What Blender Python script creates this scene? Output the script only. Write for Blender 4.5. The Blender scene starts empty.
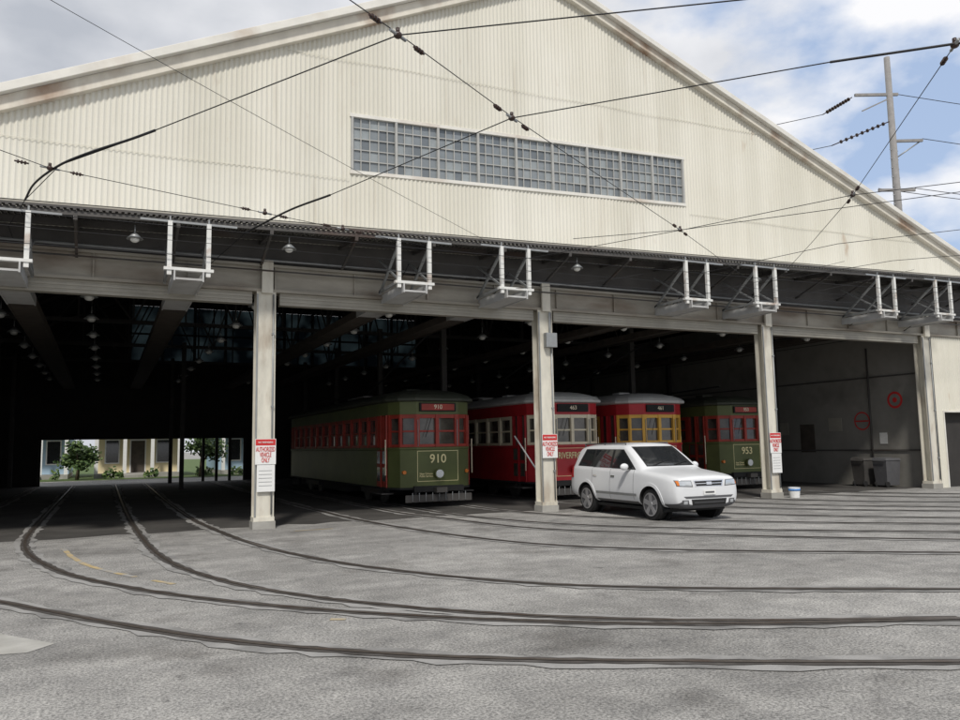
import bpy, bmesh, math, random
from mathutils import Vector, Matrix
from mathutils.bvhtree import BVHTree
random.seed(7)
sc=bpy.context.scene
# ---------------------------------------------------------------- materials
def mat(name,col,rough=0.7,metal=0.0,var=0.15,scale=3.0,bump=0.0,bscale=40.0,spec=0.4,stretch=None,col2=None,c2amt=0.5,c2lo=.56,c2hi=.78):
    m=bpy.data.materials.new(name); m.use_nodes=True; nt=m.node_tree
    b=nt.nodes['Principled BSDF']; b.inputs['Roughness'].default_value=rough; b.inputs['Metallic'].default_value=metal
    b.inputs['Specular IOR Level'].default_value=spec
    tc=nt.nodes.new('ShaderNodeTexCoord'); mp=nt.nodes.new('ShaderNodeMapping'); nt.links.new(tc.outputs['Object'],mp.inputs[0])
    if stretch: mp.inputs['Scale'].default_value=stretch
    n=nt.nodes.new('ShaderNodeTexNoise'); n.inputs['Scale'].default_value=scale; n.inputs['Detail'].default_value=6; n.inputs['Roughness'].default_value=0.6
    nt.links.new(mp.outputs[0],n.inputs['Vector'])
    r=nt.nodes.new('ShaderNodeValToRGB')
    lo=[c*(1-var) for c in col]; hi=[min(1,c*(1+var)) for c in col]
    r.color_ramp.elements[0].position=0.3; r.color_ramp.elements[0].color=(*lo,1)
    r.color_ramp.elements[1].position=0.7; r.color_ramp.elements[1].color=(*hi,1)
    nt.links.new(n.outputs[0],r.inputs[0]); out=r.outputs[0]
    if col2:
        n2=nt.nodes.new('ShaderNodeTexNoise'); n2.inputs['Scale'].default_value=scale*0.45; n2.inputs['Detail'].default_value=8
        nt.links.new(mp.outputs[0],n2.inputs['Vector'])
        r2=nt.nodes.new('ShaderNodeValToRGB'); r2.color_ramp.elements[0].position=c2lo; r2.color_ramp.elements[0].color=(0,0,0,1)
        r2.color_ramp.elements[1].position=c2hi; r2.color_ramp.elements[1].color=(c2amt,c2amt,c2amt,1)
        nt.links.new(n2.outputs[0],r2.inputs[0])
        mx=nt.nodes.new('ShaderNodeMix'); mx.data_type='RGBA'; nt.links.new(r2.outputs[0],mx.inputs[0]); nt.links.new(out,mx.inputs[6]); mx.inputs[7].default_value=(*col2,1)
        out=mx.outputs[2]
    nt.links.new(out,b.inputs['Base Color'])
    if bump>0:
        n3=nt.nodes.new('ShaderNodeTexNoise'); n3.inputs['Scale'].default_value=bscale; n3.inputs['Detail'].default_value=4
        nt.links.new(tc.outputs['Object'],n3.inputs['Vector'])
        bp=nt.nodes.new('ShaderNodeBump'); bp.inputs['Strength'].default_value=bump; bp.inputs['Distance'].default_value=0.02
        nt.links.new(n3.outputs[0],bp.inputs['Height']); nt.links.new(bp.outputs[0],b.inputs['Normal'])
    return m
M={}
M['rust']=mat('rust_stained_trim',(0.68,0.64,0.55),0.6,0,0.12,2.2,col2=(0.28,0.15,0.08),c2amt=0.8,stretch=(1,1,.5),c2lo=.52,c2hi=.7)
M['creamtrim']=mat('cream_trim',(0.72,0.70,0.64),0.5,0,0.08,2,col2=(0.40,0.28,0.18),c2amt=0.6)
M['colpaint']=mat('column_paint',(0.66,0.63,0.54),0.6,0,0.12,3,col2=(0.30,0.22,0.15),c2amt=0.75,stretch=(2,2,0.6),c2lo=.53,c2hi=.72)
M['white']=mat('white_paint',(0.78,0.78,0.76),0.45,0,0.05,4)
M['hanger']=mat('hanger_paint',(0.72,0.72,0.69),0.5,0,0.08,5,col2=(0.35,0.22,0.14),c2amt=.7,c2lo=.54,c2hi=.68)
M['beam']=mat('beam_paint',(0.34,0.315,0.265),0.6,0,0.2,1.5,col2=(0.14,0.095,0.06),c2amt=0.85,stretch=(0.6,1,2),c2lo=.5,c2hi=.7)
M['shutter']=mat('shutter_metal',(0.36,0.34,0.29),0.5,0.1,0.15,1.5)
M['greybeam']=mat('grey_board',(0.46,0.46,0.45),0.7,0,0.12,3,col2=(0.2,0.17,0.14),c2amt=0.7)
M['darkwood']=mat('dark_wood_trough_shade',(0.075,0.062,0.05),0.85,0,0.25,3)  # dark wood; on the troughs its colour stands in for indoor shade
M['darksteel']=mat('dark_steel',(0.085,0.08,0.075),0.6,0.2,0.25,2,col2=(0.10,0.05,0.03),c2amt=0.5)
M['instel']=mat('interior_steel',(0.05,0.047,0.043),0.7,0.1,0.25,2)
M['galv']=mat('galvanised',(0.32,0.33,0.33),0.45,0.5,0.12,5)
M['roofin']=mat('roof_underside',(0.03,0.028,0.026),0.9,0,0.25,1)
M['roofout']=mat('roof_metal',(0.42,0.42,0.42),0.5,0.3,0.1,1)
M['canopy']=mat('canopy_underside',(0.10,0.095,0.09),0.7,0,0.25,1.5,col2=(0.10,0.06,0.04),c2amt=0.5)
M['inwall']=mat('inner_wall_paint',(0.24,0.23,0.205),0.85,0,0.12,1.2,col2=(0.10,0.09,0.08),c2amt=0.8)
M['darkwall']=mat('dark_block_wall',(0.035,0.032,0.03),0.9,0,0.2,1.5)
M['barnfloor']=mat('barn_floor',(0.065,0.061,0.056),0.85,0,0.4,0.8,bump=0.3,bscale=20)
M['mull']=mat('mullion',(0.40,0.40,0.38),0.6,0,0.1,4)
M['wire']=mat('wire_metal',(0.03,0.03,0.032),0.5,0.5,0.1,5)
M['insul']=mat('insulator',(0.05,0.03,0.025),0.3,0,0.2,5)
M['rail']=mat('rail_steel',(0.12,0.10,0.085),0.42,0.5,0.3,6,col2=(0.10,0.05,0.03),c2amt=0.8)
M['groove']=mat('rail_groove',(0.06,0.053,0.047),0.9,0,0.35,5,col2=(0.17,0.16,0.15),c2amt=0.8)
M['patch']=mat('asphalt_patch',(0.19,0.185,0.177),0.9,0,0.25,4,bump=0.5,bscale=60,col2=(0.31,0.303,0.29),c2amt=1.0,c2lo=.38,c2hi=.56)
M['concrete']=mat('concrete',(0.40,0.39,0.36),0.85,0,0.15,3,bump=0.3,bscale=40,col2=(0.30,0.29,0.26),c2amt=0.9,c2lo=.4,c2hi=.6)
M['yellow']=mat('worn_yellow',(0.44,0.34,0.18),0.8,0,0.15,6,col2=(0.32,0.31,0.29),c2amt=1.0,c2lo=.45,c2hi=.6)
M['green']=mat('streetcar_green',(0.11,0.13,0.045),0.4,0,0.18,1.2,col2=(0.07,0.07,0.035),c2amt=.6)
M['greendk']=mat('streetcar_roof_green',(0.05,0.055,0.04),0.6,0,0.2,2)
M['maroon']=mat('maroon_frame',(0.36,0.045,0.03),0.4,0,0.2,3)
M['red']=mat('streetcar_red',(0.46,0.024,0.032),0.38,0,0.15,1.5)
M['yellowf']=mat('yellow_frame',(0.80,0.46,0.08),0.45,0,0.1,3)
M['creamf']=mat('cream_frame',(0.80,0.72,0.54),0.45,0,0.08,3)
M['paleroof']=mat('pale_roof',(0.55,0.55,0.53),0.6,0,0.12,2)
M['glass']=mat('dark_glass',(0.02,0.022,0.024),0.06,0,0.1,2,spec=0.8)
M['glasslt']=mat('tram_glass',(0.085,0.078,0.065),0.07,0,0.7,1.6,spec=0.7)
M['gold']=mat('gold_lettering',(0.85,0.76,0.42),0.5,0,0.05,5)
M['black']=mat('black_rubber',(0.018,0.018,0.018),0.75,0,0.1,5)
M['plast']=mat('grey_plastic',(0.10,0.10,0.105),0.6,0,0.1,5)
M['carwhite']=mat('car_white',(0.72,0.73,0.74),0.22,0,0.03,1,spec=0.6)
M['chrome']=mat('chrome',(0.7,0.7,0.72),0.15,0.9,0.03,5)
M['alloy']=mat('alloy',(0.5,0.5,0.52),0.3,0.7,0.05,5)
M['lens']=mat('lamp_lens',(0.62,0.65,0.67),0.08,0.5,0.05,5,spec=0.8)
M['lamp']=mat('lamp_bowl',(0.8,0.8,0.75),0.3,0,0.05,5)
M['amber']=mat('amber_lens',(0.7,0.2,0.03),0.2,0,0.05,5)
M['signred']=mat('sign_red',(0.55,0.03,0.03),0.5,0,0.05,5)
M['blue']=mat('blue_plastic',(0.08,0.25,0.6),0.4,0,0.05,5)
M['wood']=mat('pole_wood',(0.26,0.25,0.24),0.8,0,0.15,4)
M['bark']=mat('bark',(0.10,0.075,0.05),0.9,0,0.2,6)
M['leaf']=mat('leaf_dark',(0.045,0.085,0.02),0.6,0,0.35,2)
M['leaf2']=mat('leaf_light',(0.10,0.15,0.04),0.6,0,0.3,2)
M['siding']=mat('siding_blue',(0.36,0.50,0.62),0.7,0,0.05,2)
M['siding2']=mat('siding_cream',(0.74,0.64,0.40),0.7,0,0.05,2)
M['shingle']=mat('shingle',(0.16,0.15,0.14),0.9,0,0.2,4)
M['grass']=mat('grass',(0.08,0.12,0.035),0.9,0,0.3,3,bump=0.5,bscale=30)
M['pane1']=mat('glass_pane_a',(0.21,0.235,0.25),0.12,0,0.1,3,spec=.7); M['pane2']=mat('glass_pane_b',(0.14,0.16,0.175),0.12,0,0.1,3,spec=.7); M['pane3']=mat('glass_pane_c',(0.28,0.31,0.32),0.2,0,0.1,3,spec=.6)
def translucent():
    m=bpy.data.materials.new('translucent_sheet'); m.use_nodes=True; nt=m.node_tree; b=nt.nodes['Principled BSDF']; out=nt.nodes['Material Output']
    t=nt.nodes.new('ShaderNodeBsdfTranslucent'); n=nt.nodes.new('ShaderNodeTexNoise'); n.inputs['Scale'].default_value=0.8
    tc=nt.nodes.new('ShaderNodeTexCoord'); nt.links.new(tc.outputs['Object'],n.inputs['Vector'])
    r=nt.nodes.new('ShaderNodeValToRGB'); r.color_ramp.elements[0].color=(.002,.003,.004,1); r.color_ramp.elements[0].position=.40; r.color_ramp.elements[1].color=(.028,.04,.044,1); r.color_ramp.elements[1].position=.66
    nt.links.new(n.outputs[0],r.inputs[0]); nt.links.new(r.outputs[0],t.inputs[0]); nt.links.new(t.outputs[0],out.inputs[0]); return m
M['transl']=translucent()

def corr_material():
    m=bpy.data.materials.new('cream_corrugated'); m.use_nodes=True; nt=m.node_tree; L=nt.links
    b=nt.nodes['Principled BSDF']; b.inputs['Roughness'].default_value=0.55; b.inputs['Specular IOR Level'].default_value=.35
    tc=nt.nodes.new('ShaderNodeTexCoord')
    def noise(s,st,d=6):
        mp=nt.nodes.new('ShaderNodeMapping'); mp.inputs['Scale'].default_value=st; L.new(tc.outputs['Object'],mp.inputs[0])
        n=nt.nodes.new('ShaderNodeTexNoise'); n.inputs['Scale'].default_value=s; n.inputs['Detail'].default_value=d; L.new(mp.outputs[0],n.inputs['Vector']); return n.outputs[0]
    def ramp(src,p0,c0,p1,c1):
        r=nt.nodes.new('ShaderNodeValToRGB'); r.color_ramp.elements[0].position=p0; r.color_ramp.elements[0].color=(*c0,1)
        r.color_ramp.elements[1].position=p1; r.color_ramp.elements[1].color=(*c1,1); L.new(src,r.inputs[0]); return r.outputs[0]
    def mix(fac,a,bb,mode='MIX'):
        x=nt.nodes.new('ShaderNodeMix'); x.data_type='RGBA'; x.blend_type=mode
        if isinstance(fac,float): x.inputs[0].default_value=fac
        else: L.new(fac,x.inputs[0])
        if isinstance(a,tuple): x.inputs[6].default_value=a
        else: L.new(a,x.inputs[6])
        if isinstance(bb,tuple): x.inputs[7].default_value=bb
        else: L.new(bb,x.inputs[7])
        return x.outputs[2]
    c=ramp(noise(.35,(1,1,1)),.35,(.66,.635,.545),.65,(.715,.695,.615))
    c=mix(1.0,c,ramp(noise(1.3,(1,1,.02),2),.4,(.95,.95,.94),.6,(1.03,1.03,1.03)),'MULTIPLY')
    c=mix(ramp(noise(3.0,(1.6,1,.10),8),.60,(0,0,0),.80,(.45,.45,.45)),c,(.42,.37,.29,1))
    c=mix(ramp(noise(2.2,(1,1,.35),9),.68,(0,0,0),.78,(.5,.5,.5)),c,(.36,.22,.12,1))
    L.new(c,b.inputs['Base Color']); return m
M['cream']=corr_material()

def ground_material():
    m=bpy.data.materials.new('yard_aggregate'); m.use_nodes=True; nt=m.node_tree; L=nt.links
    b=nt.nodes['Principled BSDF']; b.inputs['Roughness'].default_value=0.85; b.inputs['Specular IOR Level'].default_value=0.3
    tc=nt.nodes.new('ShaderNodeTexCoord')
    def noise(s,d=6,ro=0.6,off=(0,0,0),st=(1,1,1)):
        mp=nt.nodes.new('ShaderNodeMapping'); mp.inputs['Location'].default_value=off; mp.inputs['Scale'].default_value=st; L.new(tc.outputs['Object'],mp.inputs[0])
        n=nt.nodes.new('ShaderNodeTexNoise'); n.inputs['Scale'].default_value=s; n.inputs['Detail'].default_value=d; n.inputs['Roughness'].default_value=ro
        L.new(mp.outputs[0],n.inputs['Vector']); return n
    def ramp(src,p0,c0,p1,c1):
        r=nt.nodes.new('ShaderNodeValToRGB'); r.color_ramp.elements[0].position=p0; r.color_ramp.elements[0].color=(*c0,1)
        r.color_ramp.elements[1].position=p1; r.color_ramp.elements[1].color=(*c1,1); L.new(src,r.inputs[0]); return r.outputs[0]
    def mix(fac,a,bb,mode='MIX'):
        x=nt.nodes.new('ShaderNodeMix'); x.data_type='RGBA'; x.blend_type=mode
        if isinstance(fac,float): x.inputs[0].default_value=fac
        else: L.new(fac,x.inputs[0])
        L.new(a,x.inputs[6]); L.new(bb,x.inputs[7]); return x.outputs[2]
    base=ramp(noise(0.28,8).outputs[0],0.36,(0.27,0.264,0.253),0.62,(0.385,0.377,0.362))
    mid=ramp(noise(2.2,9,0.75,(3,7,0)).outputs[0],0.36,(0.72,0.72,0.72),0.66,(1.15,1.145,1.13))
    fine=ramp(noise(42,3,0.8).outputs[0],0.38,(0.45,0.45,0.45),0.62,(1.5,1.49,1.47))
    c=mix(1.0,base,mid,'MULTIPLY'); c=mix(0.9,c,fine,'MULTIPLY')
    st=ramp(noise(0.8,5,0.55,(11,2,0)).outputs[0],0.56,(1,1,1),0.70,(0.62,0.61,0.60)); c=mix(0.85,c,st,'MULTIPLY')
    dr=ramp(noise(5.5,3,0.5,(1,9,0)).outputs[0],0.66,(1,1,1),0.74,(0.5,0.5,0.5)); c=mix(0.7,c,dr,'MULTIPLY')
    bd=ramp(noise(0.9,4,0.5,(0,0,0),(.35,1.2,1)).outputs[0],0.40,(0.86,0.86,0.86),0.62,(1.06,1.06,1.06)); c=mix(1.0,c,bd,'MULTIPLY')
    v=nt.nodes.new('ShaderNodeTexVoronoi'); v.feature='DISTANCE_TO_EDGE'; v.inputs['Scale'].default_value=0.33
    wn=noise(1.6,6,.75); vm=nt.nodes.new('ShaderNodeMixRGB'); vm.inputs[0].default_value=0.45; L.new(tc.outputs['Object'],vm.inputs[1]); L.new(wn.outputs['Color'],vm.inputs[2]); L.new(vm.outputs[0],v.inputs['Vector'])
    cr=ramp(v.outputs['Distance'],0.001,(0.5,0.49,0.48),0.005,(1,1,1)); c=mix(0.4,c,cr,'MULTIPLY')
    L.new(c,b.inputs['Base Color'])
    bp=nt.nodes.new('ShaderNodeBump'); bp.inputs['Strength'].default_value=0.6; bp.inputs['Distance'].default_value=0.02
    L.new(noise(50,4,0.7).outputs[0],bp.inputs['Height']); L.new(bp.outputs[0],b.inputs['Normal'])
    return m
M['ground']=ground_material()

# ---------------------------------------------------------------- mesh builder
class MB:
    def __init__(s): s.v=[]; s.f=[]; s.m=[]; s.mats=[]; s.sm=[]
    def mi(s,k):
        if k not in s.mats: s.mats.append(k)
        return s.mats.index(k)
    def poly(s,pts,k,smooth=False):
        n=len(s.v); s.v+= [tuple(p) for p in pts]; s.f.append(tuple(range(n,n+len(pts)))); s.m.append(s.mi(k)); s.sm.append(smooth)
    def hexa(s,p,k):
        n=len(s.v); s.v+=[tuple(q) for q in p]
        for f in ((0,3,2,1),(4,5,6,7),(0,1,5,4),(1,2,6,5),(2,3,7,6),(3,0,4,7)):
            s.f.append(tuple(n+i for i in f)); s.m.append(s.mi(k)); s.sm.append(False)
    def box(s,x0,x1,y0,y1,z0,z1,k):
        s.hexa([(x0,y0,z0),(x1,y0,z0),(x1,y1,z0),(x0,y1,z0),(x0,y0,z1),(x1,y0,z1),(x1,y1,z1),(x0,y1,z1)],k)
    def beam(s,a,b,w,h,k):
        a=Vector(a); b=Vector(b); d=(b-a).normalized()
        up=Vector((0,0,1)) if abs(d.z)<0.95 else Vector((0,1,0))
        r=d.cross(up).normalized()*w/2; u=r.cross(d).normalized()*h/2
        s.hexa([a-r-u,a+r-u,b+r-u,b-r-u,a-r+u,a+r+u,b+r+u,b-r+u],k)
    def cyl(s,a,b,r,k,n=12,r2=None,caps=True):
        a=Vector(a); b=Vector(b); d=(b-a).normalized(); r2=r if r2 is None else r2
        up=Vector((0,0,1)) if abs(d.z)<0.95 else Vector((1,0,0))
        e=d.cross(up).normalized(); g=e.cross(d)
        base=len(s.v)
        for c,rr in ((a,r),(b,r2)):
            for i in range(n):
                t=2*math.pi*i/n; s.v.append(tuple(c+e*rr*math.cos(t)+g*rr*math.sin(t)))
        for i in range(n):
            j=(i+1)%n; s.f.append((base+i,base+j,base+n+j,base+n+i)); s.m.append(s.mi(k)); s.sm.append(True)
        if caps:
            s.f.append(tuple(base+i for i in range(n))[::-1]); s.m.append(s.mi(k)); s.sm.append(False)
            s.f.append(tuple(base+n+i for i in range(n))); s.m.append(s.mi(k)); s.sm.append(False)
    def ball(s,c,rx,ry,rz,k,n=10,m=6):
        base=len(s.v); c=Vector(c)
        for i in range(m+1):
            ph=math.pi*i/m
            for j in range(n):
                th=2*math.pi*j/n
                s.v.append((c.x+rx*math.sin(ph)*math.cos(th),c.y+ry*math.sin(ph)*math.sin(th),c.z+rz*math.cos(ph)))
        for i in range(m):
            for j in range(n):
                j2=(j+1)%n; s.f.append((base+i*n+j,base+(i+1)*n+j,base+(i+1)*n+j2,base+i*n+j2)); s.m.append(s.mi(k)); s.sm.append(True)
    def obj(s,name,parent=None,bevel=0):
        me=bpy.data.meshes.new(name); me.from_pydata(s.v,[],s.f)
        for k in s.mats: me.materials.append(M[k])
        for p,i,sm in zip(me.polygons,s.m,s.sm): p.material_index=i; p.use_smooth=sm
        me.update(); o=bpy.data.objects.new(name,me); sc.collection.objects.link(o)
        if parent: o.parent=parent
        if bevel:
            b=o.modifiers.new('b','BEVEL'); b.width=bevel; b.segments=2; b.limit_method='ANGLE'
        return o
def empty(name,loc=(0,0,0),rot=0):
    e=bpy.data.objects.new(name,None); e.location=loc; e.rotation_euler=(0,0,rot); sc.collection.objects.link(e); return e
def text(s,name,size,loc,rot,k,parent=None,extr=0.003,align='CENTER',sx=1,bold=0.012):
    c=bpy.data.curves.new(name,'FONT'); c.body=s; c.size=size; c.extrude=extr; c.align_x=align; c.align_y='CENTER'; c.materials.append(M[k]); c.space_line=0.85
    c.offset=size*bold
    o=bpy.data.objects.new(name,c); o.location=loc; o.rotation_euler=rot; o.scale=(sx,1,1); sc.collection.objects.link(o)
    if parent: o.parent=parent
    return o
def spline_pts(P,n=10):
    P=[Vector(p) for p in P]; out=[]
    for i in range(len(P)-1):
        p0=P[max(i-1,0)]; p1=P[i]; p2=P[i+1]; p3=P[min(i+2,len(P)-1)]
        l=(p2-p1).length
        m1=(p2-p0)/max(((p2-p1).length+(p1-p0).length),1e-6)*l if i>0 else (p2-p1)
        m2=(p3-p1)/max(((p3-p2).length+(p2-p1).length),1e-6)*l if i<len(P)-2 else (p2-p1)
        for k in range(n):
            t=k/n; out.append((2*t**3-3*t*t+1)*p1+(t**3-2*t*t+t)*m1+(-2*t**3+3*t*t)*p2+(t**3-t*t)*m2)
    out.append(P[-1]); return out
def ribbon(mb,pts,w,z,k,jit=0):
    n=len(pts); L=[];Rr=[]
    for i,p in enumerate(pts):
        d=(pts[min(i+1,n-1)]-pts[max(i-1,0)]); d=Vector((d.x,d.y,0)).normalized(); q=Vector((-d.y,d.x,0))
        a=w/2+random.uniform(-jit,jit); b=w/2+random.uniform(-jit,jit)
        L.append((p.x+q.x*a,p.y+q.y*a,z)); Rr.append((p.x-q.x*b,p.y-q.y*b,z))
    for i in range(n-1): mb.poly([L[i],Rr[i],Rr[i+1],L[i+1]],k)

# ---------------------------------------------------------------- camera
f=785.0; p=math.radians(6.2); rl=math.radians(1.0); yaw=math.radians(25.5)
F0=Vector((math.sin(yaw),math.cos(yaw),0)); R0=Vector((math.cos(yaw),-math.sin(yaw),0)); Z=Vector((0,0,1))
Fw=F0*math.cos(p)+Z*math.sin(p); U1=Z*math.cos(p)-F0*math.sin(p)
R=R0*math.cos(rl)-U1*math.sin(rl); U=U1*math.cos(rl)+R0*math.sin(rl)
cam=bpy.data.cameras.new('camera'); cam.sensor_width=36; cam.lens=f/960*36; cam.clip_end=3000; cam.clip_start=0.05
co=bpy.data.objects.new('camera',cam); sc.collection.objects.link(co); sc.camera=co
mw=Matrix.Identity(4)
for i,c in enumerate((R,U,-Fw)):
    for j in range(3): mw[j][i]=c[j]
mw.translation=(0,0,1.7); co.matrix_world=mw

# ---------------------------------------------------------------- light
el=math.radians(50); az=math.radians(205)
sd=Vector((math.sin(az)*math.cos(el),math.cos(az)*math.cos(el),math.sin(el)))
sun=bpy.data.lights.new('sun','SUN'); sun.energy=2.8; sun.angle=math.radians(6); sun.color=(1,0.955,0.89)
so=bpy.data.objects.new('sun',sun); so.rotation_euler=(-sd).to_track_quat('-Z','Y').to_euler(); so.location=(0,0,60); sc.collection.objects.link(so)
w=bpy.data.worlds.new('World'); sc.world=w; w.use_nodes=True; nt=w.node_tree; bg=nt.nodes['Background']; bg.inputs['Strength'].default_value=0.1
sky=nt.nodes.new('ShaderNodeTexSky'); sky.sky_type='NISHITA'; sky.sun_disc=False; sky.sun_elevation=el; sky.sun_rotation=az
tc=nt.nodes.new('ShaderNodeTexCoord'); mp=nt.nodes.new('ShaderNodeMapping'); mp.inputs['Scale'].default_value=(1,1,1.8); mp.inputs['Location'].default_value=(0.9,0.4,0.15)
nt.links.new(tc.outputs['Generated'],mp.inputs[0])
n1=nt.nodes.new('ShaderNodeTexNoise'); n1.inputs['Scale'].default_value=3.4; n1.inputs['Detail'].default_value=9; n1.inputs['Roughness'].default_value=0.52; nt.links.new(mp.outputs[0],n1.inputs['Vector'])
n2=nt.nodes.new('ShaderNodeTexNoise'); n2.inputs['Scale'].default_value=3.2; n2.inputs['Detail'].default_value=6; nt.links.new(mp.outputs[0],n2.inputs['Vector'])
sx=nt.nodes.new('ShaderNodeSeparateXYZ'); nt.links.new(tc.outputs['Generated'],sx.inputs[0])
ma=nt.nodes.new('ShaderNodeMath'); ma.operation='MULTIPLY_ADD'; ma.inputs[1].default_value=-0.34; ma.inputs[2].default_value=0.30; nt.links.new(sx.outputs[0],ma.inputs[0])
ad=nt.nodes.new('ShaderNodeMath'); ad.operation='ADD'; nt.links.new(n1.outputs[0],ad.inputs[0]); nt.links.new(ma.outputs[0],ad.inputs[1])
cr=nt.nodes.new('ShaderNodeValToRGB'); cr.color_ramp.elements[0].position=0.46; cr.color_ramp.elements[1].position=0.58; nt.links.new(ad.outputs[0],cr.inputs[0])
mb2=nt.nodes.new('ShaderNodeMath'); mb2.operation='MULTIPLY_ADD'; mb2.inputs[1].default_value=0.35; nt.links.new(sx.outputs[0],mb2.inputs[0]); nt.links.new(n2.outputs[0],mb2.inputs[2])
cc=nt.nodes.new('ShaderNodeValToRGB'); cc.color_ramp.elements[0].position=0.40; cc.color_ramp.elements[0].color=(5.0,5.3,5.9,1); cc.color_ramp.elements[1].position=0.74; cc.color_ramp.elements[1].color=(9.8,9.8,10.0,1)
nt.links.new(mb2.outputs[0],cc.inputs[0])
mx=nt.nodes.new('ShaderNodeMix'); mx.data_type='RGBA'; nt.links.new(cr.outputs[0],mx.inputs[0])
hz=nt.nodes.new('ShaderNodeMix'); hz.data_type='RGBA'; hz.inputs[0].default_value=0.7; nt.links.new(sky.outputs[0],hz.inputs[6]); hz.inputs[7].default_value=(5.2,6.6,9.2,1)
nt.links.new(hz.outputs[2],mx.inputs[6]); nt.links.new(cc.outputs[0],mx.inputs[7]); nt.links.new(mx.outputs[2],bg.inputs['Color'])
sc.view_settings.view_transform='Standard'

# ---------------------------------------------------------------- ground
mb=MB(); mb.poly([(-500,-400,0),(600,-400,0),(600,700,0),(-500,700,0)],'ground'); mb.obj('ground')
mb=MB()
xs=[-6.2+i*.5 for i in range(70)]; fr=[(x,18.0+random.uniform(-.18,.18),0.004) for x in xs]
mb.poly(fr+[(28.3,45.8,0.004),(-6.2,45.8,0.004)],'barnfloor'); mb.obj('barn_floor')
mb=MB(); mb.poly([(-60,53,0.02),(90,53,0.02),(90,160,0.02),(-60,160,0.02)],'grass'); mb.obj('grass')
mb=MB(); mb.poly([(-1.6,9.9,0.004),(-0.95,9.05,0.004),(-0.35,8.2,0.004),(-0.55,7.95,0.004),(-2.6,8.4,0.004),(-4,9.6,0.004)],'concrete'); mb.obj('concrete_apron')
rails=[
 [(-3.0,45),(-3.0,20),(-2.65,15.5),(-1.95,12.4),(-1.03,10.72),(0.83,7.77),(2.23,6.29),(3.55,5.35),(5.89,4.01),(8.5,2.8),(13,1.0)],
 [(-1.42,45),(-1.40,21.65),(-1.25,16.6),(-.53,13),(.55,10.56),(1.93,8.6),(3.52,7.03),(5.06,5.94),(7.26,4.91),(10,3.8),(15,2.0)],
 [(.55,45),(.58,25.5),(.71,17.1),(.95,13.08),(1.5,10.71),(2.34,8.93),(3.64,7.27),(5.20,6.02),(7.3,4.93)],
 [(1.97,45),(1.97,22.4),(2.36,15.6),(3.02,12.13),(4.11,9.65),(5.37,8.05),(8.68,5.84),(12,4.1),(17,2.0)],
 [(5.3,45),(5.34,19.93),(6.03,14.11),(7.35,10.98),(11.42,7.64),(16,4.8),(20,3)],
 [(6.85,45),(6.87,20.0),(7.2,17.6),(8.21,13.66),(12.86,8.59),(18,5.2),(23,3)],
 [(7.75,45),(7.75,19.5),(8.5,15.4),(10.0,12.9),(12.9,10.1),(17,7.1),(24,3.4)],
 [(9.3,45),(9.3,19.5),(10.0,16.2),(11.5,13.7),(14.4,10.8),(19,7.6),(25,4.5)],
 [(12.2,45),(12.2,19.0),(12.7,15.9),(13.96,13.51),(16.33,10.87),(21,7.6),(27,4.8)],
 [(13.75,45),(13.75,19.3),(14.2,16.8),(15.6,14.2),(18.3,11.5),(23,8.4),(29,5.5)],
 [(15.55,45),(15.55,19.3),(16.0,16.5),(17.4,14.0),(20.2,11.5),(25,8.6),(31,6)],
 [(17.1,45),(17.1,19.3),(17.5,17.2),(19.0,14.7),(22,12.2),(27,9.4),(33,7)],
 [(19.8,45),(19.8,19),(20.4,16.6),(22,14.4),(25,12.2),(31,9.4)],
 [(21.3,45),(21.3,19),(21.8,17.3),(23.4,15.1),(26.4,13),(32,10.4)]]
def dense(P,step=.12):
    s=spline_pts([(a,b,0) for a,b in P],30); out=[s[0]]
    for q in s[1:]:
        if (q-out[-1]).length>=step: out.append(q)
    return out
mb=MB(); mp_=MB()
for i,P in enumerate(rails):
    s=dense(P); z=0.0125+i*.0003
    ribbon(mb,s,0.15,z,'groove',.018)
    ribbon(mb,s,0.05,z+.005,'rail')
    ribbon(mp_,dense(P,.2),.34,.0075+i*.0003,'patch',.06)
mb.obj('streetcar_rails'); mp_.obj('asphalt_patches')
mb=MB()
ribbon(mb,spline_pts([(-.62,16.0,0),(-.3,13.98,0),(.05,12.8,0),(.42,11.9,0)],8),0.08,0.0045,'yellow',.012)
ribbon(mb,spline_pts([(.62,11.45,0),(.85,11.0,0)],4),0.08,0.0045,'yellow',.01)
ribbon(mb,spline_pts([(2.08,7.93,0),(2.22,7.86,0)],3),0.09,0.0045,'yellow')
ribbon(mb,spline_pts([(3.5,16.6,0),(4.4,16.6,0)],3),0.07,0.0045,'yellow')
mb.obj('painted_marking')

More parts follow.
